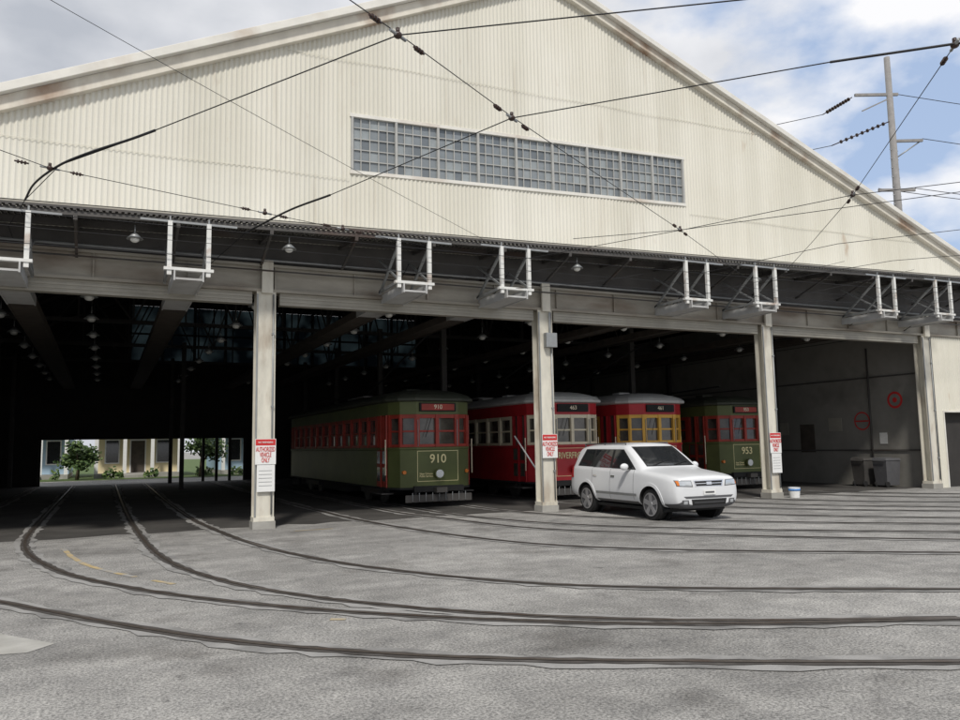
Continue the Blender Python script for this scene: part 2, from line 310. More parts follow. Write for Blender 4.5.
# ---------------------------------------------------------------- barn
YF=17.5; XL=-6.4; XR=28.5; XA=10.46; ZA=14.22
barn=empty('streetcar_barn')
def rake(x): return ZA-0.464*(XA-x) if x<XA else ZA-0.383*(x-XA)
def zbot(x): return 6.55+0.0245*(x+2)
def ze(x): return 6.20+0.0245*(x+1.85)
def wz(x): return 0.038*(x-5.08)
mb=MB(); dx=0.0275; n=int((XR-XL)/dx)
prev=None
for i in range(n+1):
    x=XL+i*dx; y=YF+0.014*math.sin(2*math.pi*x/0.11)+.014*math.sin(x*1.7)*math.sin(x*.37)
    zt=rake(x); zb=zbot(x)-0.35
    cur=(x,y,zb,zt)
    if prev:
        x0,y0,b0,t0=prev; x1,y1,b1,t1=cur
        if 5.08<=x0 and x1<=15.05:
            segs=[(b0,b1,8.21+wz(x0),8.21+wz(x1)),(9.56+wz(x0),9.56+wz(x1),t0,t1)]
        else: segs=[(b0,b1,t0,t1)]
        for a0,a1,c0,c1 in segs:
            mb.poly([(x0,y0,a0),(x1,y1,a1),(x1,y1,c1),(x0,y0,c0)],'cream')
    prev=cur
mb.obj('gable_wall',barn)
mb=MB()
for zz in (8.0,10.9):
    a=max(XL, XA-(ZA-zz)/0.464); b=min(XR, XA+(ZA-zz)/0.383)
    if zz<8.1:
        mb.beam((a+.1,YF-.03,zz-0.05),(5.0,YF-.03,zz),0.006,0.010,'cream')
        mb.beam((15.2,YF-.03,zz+.3),(b-.1,YF-.03,zz+.45),0.006,0.010,'cream')
    else: mb.beam((a+.2,YF-.03,zz),(b-.2,YF-.03,zz+.3),0.006,0.010,'cream')
mb.obj('sheet_laps',barn)
mb=MB()
def rakeb(x0,x1,lo,hi,y0,y1,k):
    mb.hexa([(x0,y0,rake(x0)+lo),(x1,y0,rake(x1)+lo),(x1,y1,rake(x1)+lo),(x0,y1,rake(x0)+lo),(x0,y0,rake(x0)+hi),(x1,y0,rake(x1)+hi),(x1,y1,rake(x1)+hi),(x0,y1,rake(x0)+hi)],k)
rakeb(XL-.4,XA,-0.02,0.30,YF-.16,YF+.04,'rust'); rakeb(XL-.4,XA,0.303,0.50,YF-.30,YF+.04,'creamtrim')
rakeb(XA,XR+.4,-0.02,0.20,YF-.16,YF+.04,'rust'); rakeb(XA,XR+.4,0.203,0.36,YF-.30,YF+.04,'creamtrim')
mb.obj('rake_fascia',barn,0.01)
mb=MB()
for (xa,xb) in ((XL-.4,XA),(XA,XR+.4)):
    za,zb_=rake(xa)+.05,rake(xb)+.05
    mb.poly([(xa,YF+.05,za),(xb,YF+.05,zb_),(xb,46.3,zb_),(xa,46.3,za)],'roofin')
    mb.poly([(xa,YF+.05,za+.18),(xa,46.3,za+.18),(xb,46.3,zb_+.18),(xb,YF+.05,zb_+.18)],'roofout')
mb.obj('roof',barn)
mb=MB(); np_=9; W=(15.02-5.08)/np_
def wbox(x0,x1,y0,y1,z0,z1,k):
    mb.hexa([(x0,y0,z0+wz(x0)),(x1,y0,z0+wz(x1)),(x1,y1,z0+wz(x1)),(x0,y1,z0+wz(x0)),(x0,y0,z1+wz(x0)),(x1,y0,z1+wz(x1)),(x1,y1,z1+wz(x1)),(x0,y1,z1+wz(x0))],k)
random.seed(3)
for i in range(np_+1):
    x=5.08+i*W; wbox(x-.03,x+.03,YF-.03,YF+.05,8.21,9.56,'mull')
    if i<np_:
        for j in range(5):
            for q in range(5):
                xa=x+W*j/5; xb=x+W*(j+1)/5; z0=8.21+1.35*q/5; z1=z0+.27; k=random.choice(['pane1','pane1','pane1','pane2','pane3'])
                t=random.uniform(-.004,.004)
                mb.poly([(xa,YF+.045,z0+wz(xa)),(xb,YF+.045+t,z0+wz(xb)),(xb,YF+.045,z1+wz(xb)),(xa,YF+.045+t,z1+wz(xa))],k)
        for j in range(1,5):
            xx=x+W*j/5; wbox(xx-.011,xx+.011,YF+.01,YF+.04,8.21,9.56,'mull')
        for j in range(1,5):
            z=8.21+1.35*j/5; wbox(x+.035,x+W-.035,YF+.012,YF+.039,z-.012,z+.012,'mull')
wbox(5.02,15.08,YF-.034,YF+.052,9.54,9.62,'creamtrim'); wbox(5.02,15.08,YF-.034,YF+.052,8.14,8.22,'creamtrim')
mb.obj('window_strip',barn)
mb=MB(); YC=16.2
for i in range(int((XR+.4-XL)/0.11)):
    x0=XL+i*0.11; x1=x0+0.055; x2=x0+0.11
    for a,b,h in ((x0,x1,0),(x1,x2,0.03)):
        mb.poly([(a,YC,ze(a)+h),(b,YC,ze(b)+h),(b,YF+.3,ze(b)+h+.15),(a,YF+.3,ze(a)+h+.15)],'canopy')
        mb.poly([(a,YC-.01,ze(a)+h),(b,YC-.01,ze(b)+h),(b,YC-.01,ze(b)+.07),(a,YC-.01,ze(a)+.07)],'darksteel')
mb.poly([(XL,YC-.012,ze(XL)+.07),(XR,YC-.012,ze(XR)+.07),(XR,YC-.012,ze(XR)+.10),(XL,YC-.012,ze(XL)+.10)],'shutter')
mb.poly([(XL,YC,ze(XL)+.12),(XR,YC,ze(XR)+.12),(XR,YF-.03,ze(XR)+.35),(XL,YF-.03,ze(XL)+.35)],'roofout')
mb.beam((XL,YC+.06,ze(XL)-.05),(XR,YC+.06,ze(XR)-.05),0.06,0.09,'darksteel')
mb.beam((XL,YF-.35,ze(XL)+.0),(XR,YF-.35,ze(XR)+.0),0.08,0.14,'darksteel')
x=XL+.3
while x<XR:
    mb.beam((x,YC+.03,ze(x)-.12),(x,YF+.1,ze(x)-.02),0.07,0.12,'darksteel')
    mb.beam((x,YC+.1,ze(x)-.15),(x,YF+.1,ze(x)-.62),0.05,0.05,'darksteel'); x+=1.82
mb.obj('canopy',barn)
mb=MB()
mb.box(XL,XR,YF+.02,YF+.30,5.22,5.72,'beam')
mb.box(XL,XR,YF-.06,YF+.36,5.72,5.78,'beam'); mb.box(XL,XR,YF-.06,YF+.36,5.16,5.22,'beam')
x=XL+.6
while x<XR: mb.box(x,x+.03,YF-.04,YF+.018,5.222,5.718,'beam'); x+=1.82
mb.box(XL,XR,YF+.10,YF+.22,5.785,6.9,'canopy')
mb.cyl((XL,YF-.1,5.85),(XR,YF-.1,5.88),.03,'galv',8); mb.cyl((XL,YF-.14,5.62),(XR,YF-.14,5.60),.018,'darksteel',8)
mb.obj('header_girder',barn)
cols=[-4.15,3.13,10.22,17.95,25.2]
mb=MB()
for a,b in zip([XL]+cols[:-1],cols):
    for i in range(7):
        z=4.89+i*0.038; mb.box(a+.3,b-.3,YF+.03+(i%2)*.016,YF+.25,z,z+.0375,'shutter')
mb.obj('roller_shutters',barn)
mb=MB()
for c in cols:
    mb.box(c-.22,c+.20,YF-.05,YF-.02,0.25,5.16,'colpaint'); mb.box(c-.035,c+.035,YF-.021,YF+.25,0.25,5.159,'colpaint'); mb.box(c-.22,c+.20,YF+.25,YF+.28,0.25,5.158,'colpaint')
    mb.box(c-.215,c-.185,YF-.075,YF-.051,0.25,5.1,'galv')
    mb.box(c-.25,c+.23,YF-.09,YF+.33,0,0.16,'concrete'); mb.box(c-.23,c+.21,YF-.07,YF+.31,.161,.251,'colpaint')
    mb.box(c-.12,c+.12,YF-.13,YF-.065,5.12,5.85,'colpaint')
    mb.cyl((c+.14,YF-.08,0.3),(c+.14,YF-.08,5.1),0.02,'galv',8)
    for z in (1.0,2.6,4.2): mb.box(c+.11,c+.17,YF-.105,YF-.051,z,z+.04,'galv')
mb.obj('front_columns',barn)
mb=MB()
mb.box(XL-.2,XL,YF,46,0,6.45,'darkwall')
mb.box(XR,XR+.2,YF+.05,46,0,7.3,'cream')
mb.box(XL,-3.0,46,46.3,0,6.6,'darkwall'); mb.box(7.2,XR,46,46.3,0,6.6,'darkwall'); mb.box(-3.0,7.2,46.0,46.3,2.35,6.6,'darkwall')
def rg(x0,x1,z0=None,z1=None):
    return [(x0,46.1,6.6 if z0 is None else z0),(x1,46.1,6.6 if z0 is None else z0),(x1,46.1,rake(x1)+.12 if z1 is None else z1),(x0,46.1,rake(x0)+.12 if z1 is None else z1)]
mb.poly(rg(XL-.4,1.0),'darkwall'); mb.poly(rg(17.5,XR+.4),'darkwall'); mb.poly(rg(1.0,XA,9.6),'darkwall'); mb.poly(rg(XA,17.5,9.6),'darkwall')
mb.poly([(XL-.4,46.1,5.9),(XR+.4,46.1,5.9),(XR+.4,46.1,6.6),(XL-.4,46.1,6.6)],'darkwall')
x=1.0
while x<17.4:
    mb.poly([(x,46.12,6.6),(x+1.66,46.12,6.6),(x+1.66,46.12,9.6),(x,46.12,9.6)],'transl'); mb.box(x-.03,x+.12,46.0,46.09,6.6,9.6,'instel'); x+=1.65
mb.box(1,17.5,46.0,46.09,8.0,8.1,'instel')
mb.box(25.35,25.5,YF+.3,46,0,6.9,'inwall')
mb.obj('outer_walls',barn)
mb=MB()
n=int((XR-25.5)/0.0275)
for i in range(n):
    x0=25.5+i*.0275; x1=x0+.0275; y0=YF+.016*math.sin(2*math.pi*x0/.11); y1=YF+.016*math.sin(2*math.pi*x1/.11)
    zb=2.55 if 25.9<x0<27.6 else 0
    mb.poly([(x0,y0,zb),(x1,y1,zb),(x1,y1,5.15),(x0,y0,5.15)],'cream')
mb.box(25.9,27.6,YF+.25,YF+.29,0,2.55,'darkwall'); mb.box(25.84,25.9,YF-.03,YF+.29,0,2.6,'creamtrim'); mb.box(25.9,27.6,YF-.03,YF+.29,2.55,2.61,'creamtrim')
mb.obj('side_panel',barn)
mb=MB()
Y=YF+6.8
while Y<46:
    for c in cols:
        if c==3.13 and Y<36: continue
        mb.box(c-.09,c+.09,Y-.09,Y+.09,0,6.6,'instel')
    mb.beam((XL,Y,6.4),(25.3,Y,6.4),0.12,0.14,'instel')
    x=XL; up=True
    while x<XR-.1:
        x2=min(x+1.8,XR-.01)
        mb.beam((x,Y,6.4),(x,Y,rake(x)-.1),0.06,0.06,'instel')
        mb.beam((x,Y,6.4 if up else rake(x)-.1),(x2,Y,rake(x2)-.1 if up else 6.4),0.06,0.06,'instel'); up=not up; x=x2
    mb.beam((XL,Y,rake(XL)-.05),(XA,Y,ZA-.05),.1,.12,'instel'); mb.beam((XA,Y,ZA-.05),(XR,Y,rake(XR)-.05),.1,.12,'instel')
    Y+=6.8
for x in [XL+1.5+i*2.1 for i in range(16)]:
    mb.beam((x,YF+.3,rake(x)-.08),(x,46,rake(x)-.08),.07,.12,'instel')
mb.obj('roof_trusses',barn)
br=[(-1.95,-1.55),(1.06,1.69),(5.72,6.44),(8.25,9.0),(13.72,14.48),(16.15,16.96),(21.13,21.93),(23.8,24.62)]
mt=MB(); mh=MB()
for a,b in br:
    c=(a+b)/2; hw=0.36; zb=4.98+0.018*(c+2); zt=ze(c)-.02
    for (ya,yb,k) in ((16.0,19.6,'greybeam'),(19.601,45.5,'darkwood')):  # same trough, inner length coloured darker to paint in the barn's shade
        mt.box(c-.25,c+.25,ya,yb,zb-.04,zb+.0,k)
        mt.box(c-.28,c-.25,ya-.02 if ya<17 else ya,yb,zb-.06,zb+.14,k); mt.box(c+.25,c+.28,ya-.02 if ya<17 else ya,yb,zb-.06,zb+.14,k)
    for x in (c-hw,c+hw):
        mh.box(x-.042,x+.042,16.02,16.10,zb+.05,zt-.1,'hanger')
        mh.beam((x,16.1,zt-.25),(x,17.4,zb+.15),.05,.05,'galv')
        mh.beam((x,16.1,zb+.19),(x,17.4,zb+.19),.05,.06,'galv')
        mh.beam((x,16.1,zb+.24),(x,17.4,zt-.3),.04,.04,'galv')
        mh.box(x-.015,x+.015,16.05,16.08,zt-.1,zt,'galv')
    mh.box(c-hw-.10,c+hw+.10,16.0,16.11,zb+.142,zb+.20,'hanger')
    mh.box(c-.9,c+.9,16.03,16.08,zt-.13,zt-.09,'galv')
mt.obj('wire_troughs',barn); mh.obj('trough_hangers',barn)
mb=MB()
def lamp(x,y,z,s=1.0):
    mb.cyl((x,y,z+.35*s),(x,y,z+.12*s),.015,'galv',6); mb.cyl((x,y,z+.14*s),(x,y,z),.05*s,'galv',12,r2=.2*s); mb.ball((x,y,z-.01),.11*s,.11*s,.08*s,'lamp')
for x in (0.4,3.4,10.6,16.6): lamp(x,16.45,ze(x)-.42,0.8)
for x in (-2.6,-0.45,3.4,7.0,11.5,14.9,19,23):
    y=20.5
    while y<45.5: lamp(x,y,5.35,1.0); mb.cyl((x,y,5.6),(x,y,6.4),.012,'instel',6); y+=3.4
mb.obj('hanging_lamps',barn)
mb=MB()
def ring_(y,z,r0,r1,k,x):
    for i in range(24):
        a=2*math.pi*i/24;b=2*math.pi*(i+1)/24
        mb.poly([(x,y+r*math.cos(t),z+r*math.sin(t)) for r,t in ((r0,a),(r1,a),(r1,b),(r0,b))],k)
ring_(18.9,3.05,.22,.30,'signred',25.346); ring_(18.9,3.05,.0,.219,'inwall',25.344); ring_(18.9,3.05,0,.09,'signred',25.341)
ring_(20.3,2.35,.29,.34,'signred',25.346); mb.box(25.338,25.347,20.02,20.58,2.32,2.37,'signred')
mb.box(25.335,25.349,21.2,21.8,2.0,2.5,'shutter'); mb.box(25.335,25.349,22.5,23.2,1.2,2.3,'darkwood'); mb.box(25.335,25.349,19.3,19.6,1.5,1.9,'hanger')
mb.box(25.335,25.349,23.8,24.4,1.9,2.4,'shutter')
for z in (1.25,3.9): mb.box(25.31,25.349,18,45,z,z+.05,'darksteel')
for y in (19.9,24.5): mb.cyl((25.3,y,0),(25.3,y,5),.03,'darksteel',8)
mb.obj('wall_fittings',barn)
def bin_(x,y,k):
    mb=MB(); mb.hexa([(-.24,-.28,.06),(.24,-.28,.06),(.24,.28,.06),(-.24,.28,.06),(-.29,-.34,.92),(.29,-.34,.92),(.29,.34,.92),(-.29,.34,.92)],k)
    mb.hexa([(-.31,-.36,.925),(.31,-.36,.925),(.31,.36,.925),(-.31,.36,.925),(-.27,-.32,1.0),(.27,-.32,1.03),(.27,.32,1.03),(-.27,.32,1.0)],k)
    for s in (-.22,.22): mb.cyl((s-.03,.26,.1),(s+.03,.26,.1),.1,'black',14)
    mb.cyl((-.25,.37,.9),(.25,.37,.9),.015,k,8); o=mb.obj('rubbish_bin',None,.01); o.location=(x,y,.004); o.rotation_euler=(0,0,1.5)
bin_(24.8,19.0,'plast'); bin_(24.75,19.85,'darksteel')
mb=MB()
for x in (-3.0,4.9,5.6,6.3,7.1): mb.box(x-.07,x+.07,45.8,45.95,0,2.35,'instel')
mb.obj('rear_door_posts',barn)

# ---------------------------------------------------------------- signs on columns
def sign(x,z0,z1,paper=True,w=.44):
    e=empty('warning_sign',(x,YF-.12,0))
    mb=MB(); mb.box(-w/2,w/2,0,.012,z0,z1,'white'); h=z1-z0
    mb.box(-w/2+.01,w/2-.01,-.003,.001,z1-h*.26,z1-.01,'signred'); mb.obj('panel',e)
    text('NO TRESPASSING','heading',h*.085,(0,-.006,z1-h*.14),(math.pi/2,0,0),'white',e,sx=.85)
    text('AUTHORIZED\nVEHICLE\nONLY','lettering',h*.25,(0,-.004,z0+h*.37),(math.pi/2,0,0),'signred',e,sx=.47)
    if paper:
        mb=MB(); mb.box(-w/2+.04,w/2-.02,0,.01,z0-.58,z0-.01,'white')
        for i in range(5): mb.box(-w/2+.08,w/2-.08,-.002,.001,z0-.14-.08*i,z0-.128-.08*i,'galv')
        mb.obj('notice',e)
sign(3.13,1.37,1.92); sign(10.22,1.35,1.95,False); sign(17.95,1.32,1.92)
mb=MB(); mb.box(-.16,.16,-.1,.05,4.18,4.55,'galv'); mb.cyl((.0,0,4.55),(.0,0,5.1),.025,'galv'); e=mb.obj('junction_box',None,.006); e.location=(10.3,YF-.12,0)
mb=MB(); mb.cyl((0,0,0),(0,0,.3),.14,'white',20,r2=.17,caps=False); mb.cyl((0,0,.20),(0,0,.26),.166,'blue',20,r2=.172); mb.cyl((0,0,.01),(0,0,.02),.138,'white',20); b=mb.obj('bucket'); b.location=(18.45,17.25,0.004)

# ---------------------------------------------------------------- streetcars
def streetcar(X,Yf,scheme,num,lettering=None):
    S=dict(green=dict(body='green',frame='maroon',roof='greendk',letter='gold',band='green',door='maroon'),
           red=dict(body='red',frame='creamf',roof='paleroof',letter='gold',band='red',door='red'),
           redy=dict(body='red',frame='yellowf',roof='paleroof',letter='gold',band='red',door='red'))[scheme]
    e=empty('streetcar',(X,Yf,0)); mb=MB()
    Ln=14.2
    plan=[(-1.3,1.55),(-1.25,.66),(-1.04,.24),(-.64,0.0),(.64,0.0),(1.04,.24),(1.25,.66),(1.3,1.55)]
    plan2=[(x,Ln-y) for x,y in plan[::-1]]
    P=plan+plan2; n=len(P)
    def inset(off):
        out=[]
        for i in range(n):
            a=Vector(P[i-1]); b=Vector(P[i]); c=Vector(P[(i+1)%n])
            d1=(b-a).normalized(); d2=(c-b).normalized(); n1=Vector((d1.y,-d1.x)); n2=Vector((d2.y,-d2.x)); m=(n1+n2).normalized()
            out.append(b+m*off/max(m.dot(n1),.5))
        return out
    # roof outline: scaled plan, so that wide insets stay well formed
    def scaled(off):
        kx=(1.3+off)/1.3; hl=Ln/2; ky=(hl+off)/hl
        return [Vector((q[0]*kx,hl+(q[1]-hl)*ky)) for q in P]
    def ring(z0,z1,o0,o1,k,sm=False,fn=inset):
        A=fn(o0);B=fn(o1)
        for i in range(n):
            j=(i+1)%n; mb.poly([(A[i].x,A[i].y,z0),(A[j].x,A[j].y,z0),(B[j].x,B[j].y,z1),(B[i].x,B[i].y,z1)],k,sm)
    def cap(z,o,k): mb.poly([(q.x,q.y,z) for q in inset(o)],k)
    ring(.52,1.62,0,0,S['body']); cap(.52,0,'black'); ring(.50,.56,.03,.03,'black')
    ring(1.62,1.66,.03,.03,S['body']); ring(1.60,1.62,0,.03,S['body']); ring(1.66,1.68,.03,0,S['body'])
    ring(1.64,2.62,-.09,-.09,'glasslt'); cap(1.67,0,S['body'])
    ring(2.60,2.96,0,0,S['band']); cap(2.60,0,'black')
    for z0,z1,o0,o1 in ((2.95,2.98,-.02,.12),(2.98,3.05,.12,.12),(3.05,3.14,.12,.03),(3.14,3.22,.03,-.14),(3.22,3.29,-.14,-.38),(3.29,3.335,-.38,-.68),(3.335,3.355,-.68,-1.0)):
        ring(z0,z1,o0,o1,S['roof'],z0>3.1,scaled)
    mb.poly([(q.x,q.y,3.355) for q in scaled(-1.0)],S['roof'])
    def seg(i,cnt,wp,k,rail=True):
        a=Vector(P[i]); b=Vector(P[(i+1)%n]); d=(b-a); L=d.length; d.normalize(); nn=Vector((d.y,-d.x))
        for j in range(cnt+1):
            c=a+d*(L*j/cnt)
            if j==0: c=c+d*wp/2
            if j==cnt: c=c-d*wp/2
            c2=c-nn*.05; h=wp/2
            q=[c2-d*h-nn*.05,c2+d*h-nn*.05,c2+d*h+nn*.05,c2-d*h+nn*.05]
            mb.hexa([(*v,1.67) for v in q]+[(*v,2.60) for v in q],k)
        if rail:
            for z0,z1,q in ((1.67,1.76,.02),(2.49,2.60,.02),(2.10,2.15,.05)):
                a2=a-nn*q;b2=b-nn*q; mb.hexa([(*a2,z0),(*b2,z0),(*(b2-nn*.06),z0),(*(a2-nn*.06),z0),(*a2,z1),(*b2,z1),(*(b2-nn*.06),z1),(*(a2-nn*.06),z1)],k)
    for i in (1,5,9,13): seg(i,1,.06,S['frame'])
    for i in (2,4,10,12): seg(i,1,.06,S['frame'])
    seg(3,2,.10,S['frame']); seg(11,2,.10,S['frame'])
    seg(7,12,.14,S['frame']); seg(15,12,.14,S['frame'])
    for i in (0,6,8,14): seg(i,2,.08,S['door'],False)
    for sgn in (-1,1):
        for k_ in range(2):
            y0=.70+k_*.42; xx=sgn*(1.262+k_*.022)
            mb.box(min(xx,xx+sgn*.02),max(xx,xx+sgn*.02),y0+.05,y0+.40,.65,1.6,S['door'])
            for zz0,zz1 in ((.72,1.12),(1.22,1.58)):
                mb.box(min(xx+sgn*.01,xx+sgn*.03),max(xx+sgn*.01,xx+sgn*.03),y0+.09,y0+.35,zz0,zz1,'glasslt')
            mb.box(min(xx,xx+sgn*.035),max(xx,xx+sgn*.035),y0,y0+.05,.55,2.6,S['door'])
            mb.box(min(xx,xx+sgn*.025),max(xx,xx+sgn*.025),y0+.05,y0+.40,.57,.65,S['door'])
        mb.cyl((sgn*1.34,.62,.9),(sgn*1.34,.62,1.9),.018,'creamf',8)
        mb.box(sgn*1.25-.18,sgn*1.25+.18,.7,1.55,.36,.40,'darksteel')
    for (yy,s) in ((0,-1),(Ln,1)):
        mb.cyl((0,yy,.93),(0,yy+s*.14,.93),.12,S['body'],18,r2=.14); mb.cyl((0,yy+s*.141,.93),(0,yy+s*.155,.93),.115,'lens',18)
        mb.box(-.75,.75,min(yy,yy+s*.10),max(yy,yy+s*.10),.44,.60,'black')
        mb.box(-1.0,1.0,min(yy+s*.04,yy+s*.08),max(yy+s*.04,yy+s*.08),.16,.36,'darksteel')
        for q in (-.7,.7): mb.box(q-.04,q+.04,min(yy,yy+s*.07),max(yy,yy+s*.07),.15,.5,'black')
        mb.box(-.16,.16,min(yy+s*.1,yy+s*.3),max(yy+s*.1,yy+s*.3),.42,.56,'darksteel')
        mb.box(-.55,.55,min(yy-s*.02,yy+s*.06),max(yy-s*.02,yy+s*.06),2.68,2.92,'black')
        mb.box(-.50,.50,min(yy+s*.06,yy+s*.066),max(yy+s*.06,yy+s*.066),2.71,2.89,'maroon' if scheme=='green' else 'black')
        mb.beam((-.2,yy+s*.03,2.5),(-.38,yy+s*.03,1.95),.015,.015,'black')
        for q in (-.6,.6): mb.cyl((q,yy+s*.03,1.70),(q,yy+s*.03,2.45),.012,'galv',6)
        for q in range(9): mb.cyl((-.8+q*.2,yy+s*.09,.18),(-.8+q*.2,yy+s*.09,.42),.012,'galv',6)
    for a_ in (-.95,.95):
        mb.cyl((a_,.25,.98),(a_,.12,.98),.055,'amber',10)
    for z in (.72,1.56): mb.box(-.62,.62,-.006,.001,z,z+.015,S['letter'])
    for x in (-.62,.605): mb.box(x,x+.015,-.007,.0,.72,1.575,S['letter'])
    for yc in (3.2,Ln-3.2):
        for xx in (-.78,.78):
            for dy in (-.8,.8):
                mb.cyl((xx-.05,yc+dy,.34),(xx+.05,yc+dy,.34),.33,'darksteel',20)
            mb.box(xx*1.15-.05,xx*1.15+.05,yc-1.1,yc+1.1,.28,.46,'darksteel')
        mb.box(-.9,.9,yc-.3,yc+.3,.2,.5,'black')
    mb.box(-1.1,1.1,5.5,8.7,.22,.5,'black')
    for i in range(6): mb.box(-.22,.22,1.9+i*2.0,2.3+i*2.0,3.356,3.44,S['roof'])
    mb.box(-.3,.3,Ln/2-1.0,Ln/2+1.0,3.45,3.5,'wood')
    if num in ('910','461','463'): mb.cyl((0,Ln/2-.4,3.55),(.05,1.0,4.95),.03,'black',8)
    else: mb.cyl((0,Ln/2+.4,3.55),(0,1.2,3.72),.03,'black',8)
    mb.cyl((0,Ln-.8,3.7),(0,Ln/2,3.55),.03,'black',8)
    mb.obj('body',e,.008)
    text(num,'fleet_number',.34,(0,-.014,1.34),(math.pi/2,0,0),S['letter'],e)
    text(num,'roof_number',.17,(.0,-.072,2.80),(math.pi/2,0,0),'creamf',e)
    if scheme=='green': text('New Orleans\nPublic Service','small_lettering',.08,(-.36,-.014,.90),(math.pi/2,0,0),S['letter'],e,sx=.9)
    if lettering: text(lettering,'dash_lettering',.27,(0,-.014,1.34),(math.pi/2,0,0),S['letter'],e,sx=.70)
    return e
streetcar(8.5,20.7,'green','910')
r=streetcar(13.0,20.7,'red','463','RIVERFRONT')
for ch in r.children:
    if ch.name.startswith('fleet'): ch.location.z=.88; ch.location.x=.42; ch.scale=(.6,.6,1)
streetcar(16.35,20.7,'redy','461')
streetcar(20.6,21.3,'green','953')
mb=MB(); mb.cyl((10.7,20.2,1.95),(11.75,19.6,.02),.022,'white',8); mb.obj('leaning_pole')

# ---------------------------------------------------------------- SUV
def suv(loc,rot):
    e=empty('parked_suv',loc,rot)
    T=[(0.00,.34,.66,.70,(.68,.80),(.64,.86),(.58,.89),(.36,.905),.91),
       (0.05,.28,.78,.82,(.79,.82),(.73,.90),(.66,.935),(.40,.955),.96),
       (0.22,.26,.86,.89,(.85,.88),(.79,.95),(.70,.975),(.42,1.0),1.005),
       (0.60,.26,.88,.91,(.88,.94),(.81,1.0),(.72,1.025),(.44,1.045),1.055),
       (1.12,.26,.88,.92,(.89,.99),(.84,1.045),(.76,1.075),(.48,1.10),1.11),
       (1.22,.26,.88,.92,(.89,1.0),(.85,1.055),(.78,1.09),(.66,1.13),1.15),
       (1.42,.26,.88,.92,(.89,1.01),(.86,1.06),(.78,1.22),(.68,1.27),1.30),
       (1.95,.26,.88,.92,(.89,1.02),(.865,1.07),(.71,1.56),(.63,1.62),1.655),
       (2.10,.26,.88,.92,(.89,1.02),(.865,1.07),(.705,1.59),(.60,1.66),1.69),
       (2.45,.26,.88,.92,(.89,1.03),(.865,1.08),(.70,1.60),(.60,1.675),1.71),
       (3.22,.26,.88,.92,(.89,1.05),(.865,1.10),(.70,1.59),(.60,1.67),1.705),
       (3.85,.27,.88,.915,(.885,1.07),(.855,1.12),(.69,1.565),(.60,1.645),1.68),
       (4.08,.29,.87,.91,(.875,1.08),(.84,1.13),(.685,1.51),(.60,1.60),1.64),
       (4.20,.32,.86,.89,(.86,1.07),(.82,1.12),(.71,1.30),(.62,1.34),1.36),
       (4.30,.35,.84,.87,(.84,1.0),(.79,1.03),(.70,1.05),(.60,1.06),1.065),
       (4.36,.40,.76,.80,(.76,.84),(.70,.90),(.62,.92),(.5,.93),.94)]
    V=[];Fc=[];Mi=[]
    for (s,zb,wl,wm,b4,p5,p6,p6b,p7) in T:
        pm=((p5[0]+p6[0])/2+.008,(p5[1]+p6[1])/2)
        half=[(0,zb),(wl*.86,zb),(wl,zb+.12),(wm,.50),(wm+.005,.68),b4,p5,pm,p6,p6b,(p6b[0]*.5,(p6b[1]+p7)/2+.006),(0,p7)]
        ringp=[(x,z) for x,z in half]+[(-x,z) for x,z in half[-2:0:-1]]
        V+=[(x,s,z) for x,z in ringp]
    N=22
    for i in range(len(T)-1):
        for j in range(N):
            k=(j+1)%N
            Fc.append((i*N+j,(i+1)*N+j,(i+1)*N+k,i*N+k))
            hj=j if j<11 else 21-j
            Mi.append(1 if hj in (0,1) else 0)
    c0=len(V); V.append((0,-.03,.60)); c1=len(V); V.append((0,4.38,.62))
    for j in range(N):
        k=(j+1)%N; Fc.append((c0,j,k)); Mi.append(0); Fc.append((c1,(len(T)-1)*N+k,(len(T)-1)*N+j)); Mi.append(0)
    me=bpy.data.meshes.new('body'); me.from_pydata(V,[],Fc)
    for k in ('carwhite','plast','black'): me.materials.append(M[k])
    for pg,i in zip(me.polygons,Mi): pg.material_index=i; pg.use_smooth=True
    bm=bmesh.new(); bm.from_mesh(me); bm.verts.ensure_lookup_table(); bmesh.ops.recalc_face_normals(bm,faces=bm.faces)
    cl=bm.edges.layers.float.new('crease_edge')
    for ed in bm.edges:
        a,b=ed.verts[0].index,ed.verts[1].index
        if a<c0 and b<c0:
            ra,ja=divmod(a,N); rb,jb=divmod(b,N); ha=ja if ja<=11 else 22-ja; hb=jb if jb<=11 else 22-jb
            if ha==hb and ra!=rb:
                if ha==6: ed[cl]=.35
                if ha==5: ed[cl]=.25
                if ha==8 and min(ra,rb)>=6: ed[cl]=.45
                if ha==9 and min(ra,rb)>=5 and max(ra,rb)<=8: ed[cl]=.3
                if ha==2: ed[cl]=.4
            if ra==rb and ra in (0,1): ed[cl]=.35
            if ra==rb and ra==5 and ha>=8: ed[cl]=.7
            if ra==rb and ra in (8,) and ha>=8: ed[cl]=.3
            if ra==rb and ra==12: ed[cl]=.3
    bm.to_mesh(me); bm.free()
    o=bpy.data.objects.new('body',me); sc.collection.objects.link(o)
    sb=o.modifiers.new('s','SUBSURF'); sb.levels=3; sb.render_levels=3
    bpy.context.view_layer.update()
    dg=bpy.context.evaluated_depsgraph_get(); m1=bpy.data.meshes.new_from_object(o.evaluated_get(dg)); o.modifiers.clear(); o.data=m1
    bvh=BVHTree.FromPolygons([v.co.copy() for v in m1.vertices],[tuple(pg.vertices) for pg in m1.polygons])
    bm=bmesh.new(); bm.from_mesh(m1)
    dele=[]
    for fc in bm.faces:
        c=fc.calc_center_median()
        for s in (.86,3.50):
            if abs(c.x)>.60 and (c.y-s)**2+(c.z-.36)**2<.415**2 : dele.append(fc); break
    bmesh.ops.delete(bm,geom=dele,context='FACES')
    bm.to_mesh(m1); bm.free()
    o.parent=e
    mb=MB()
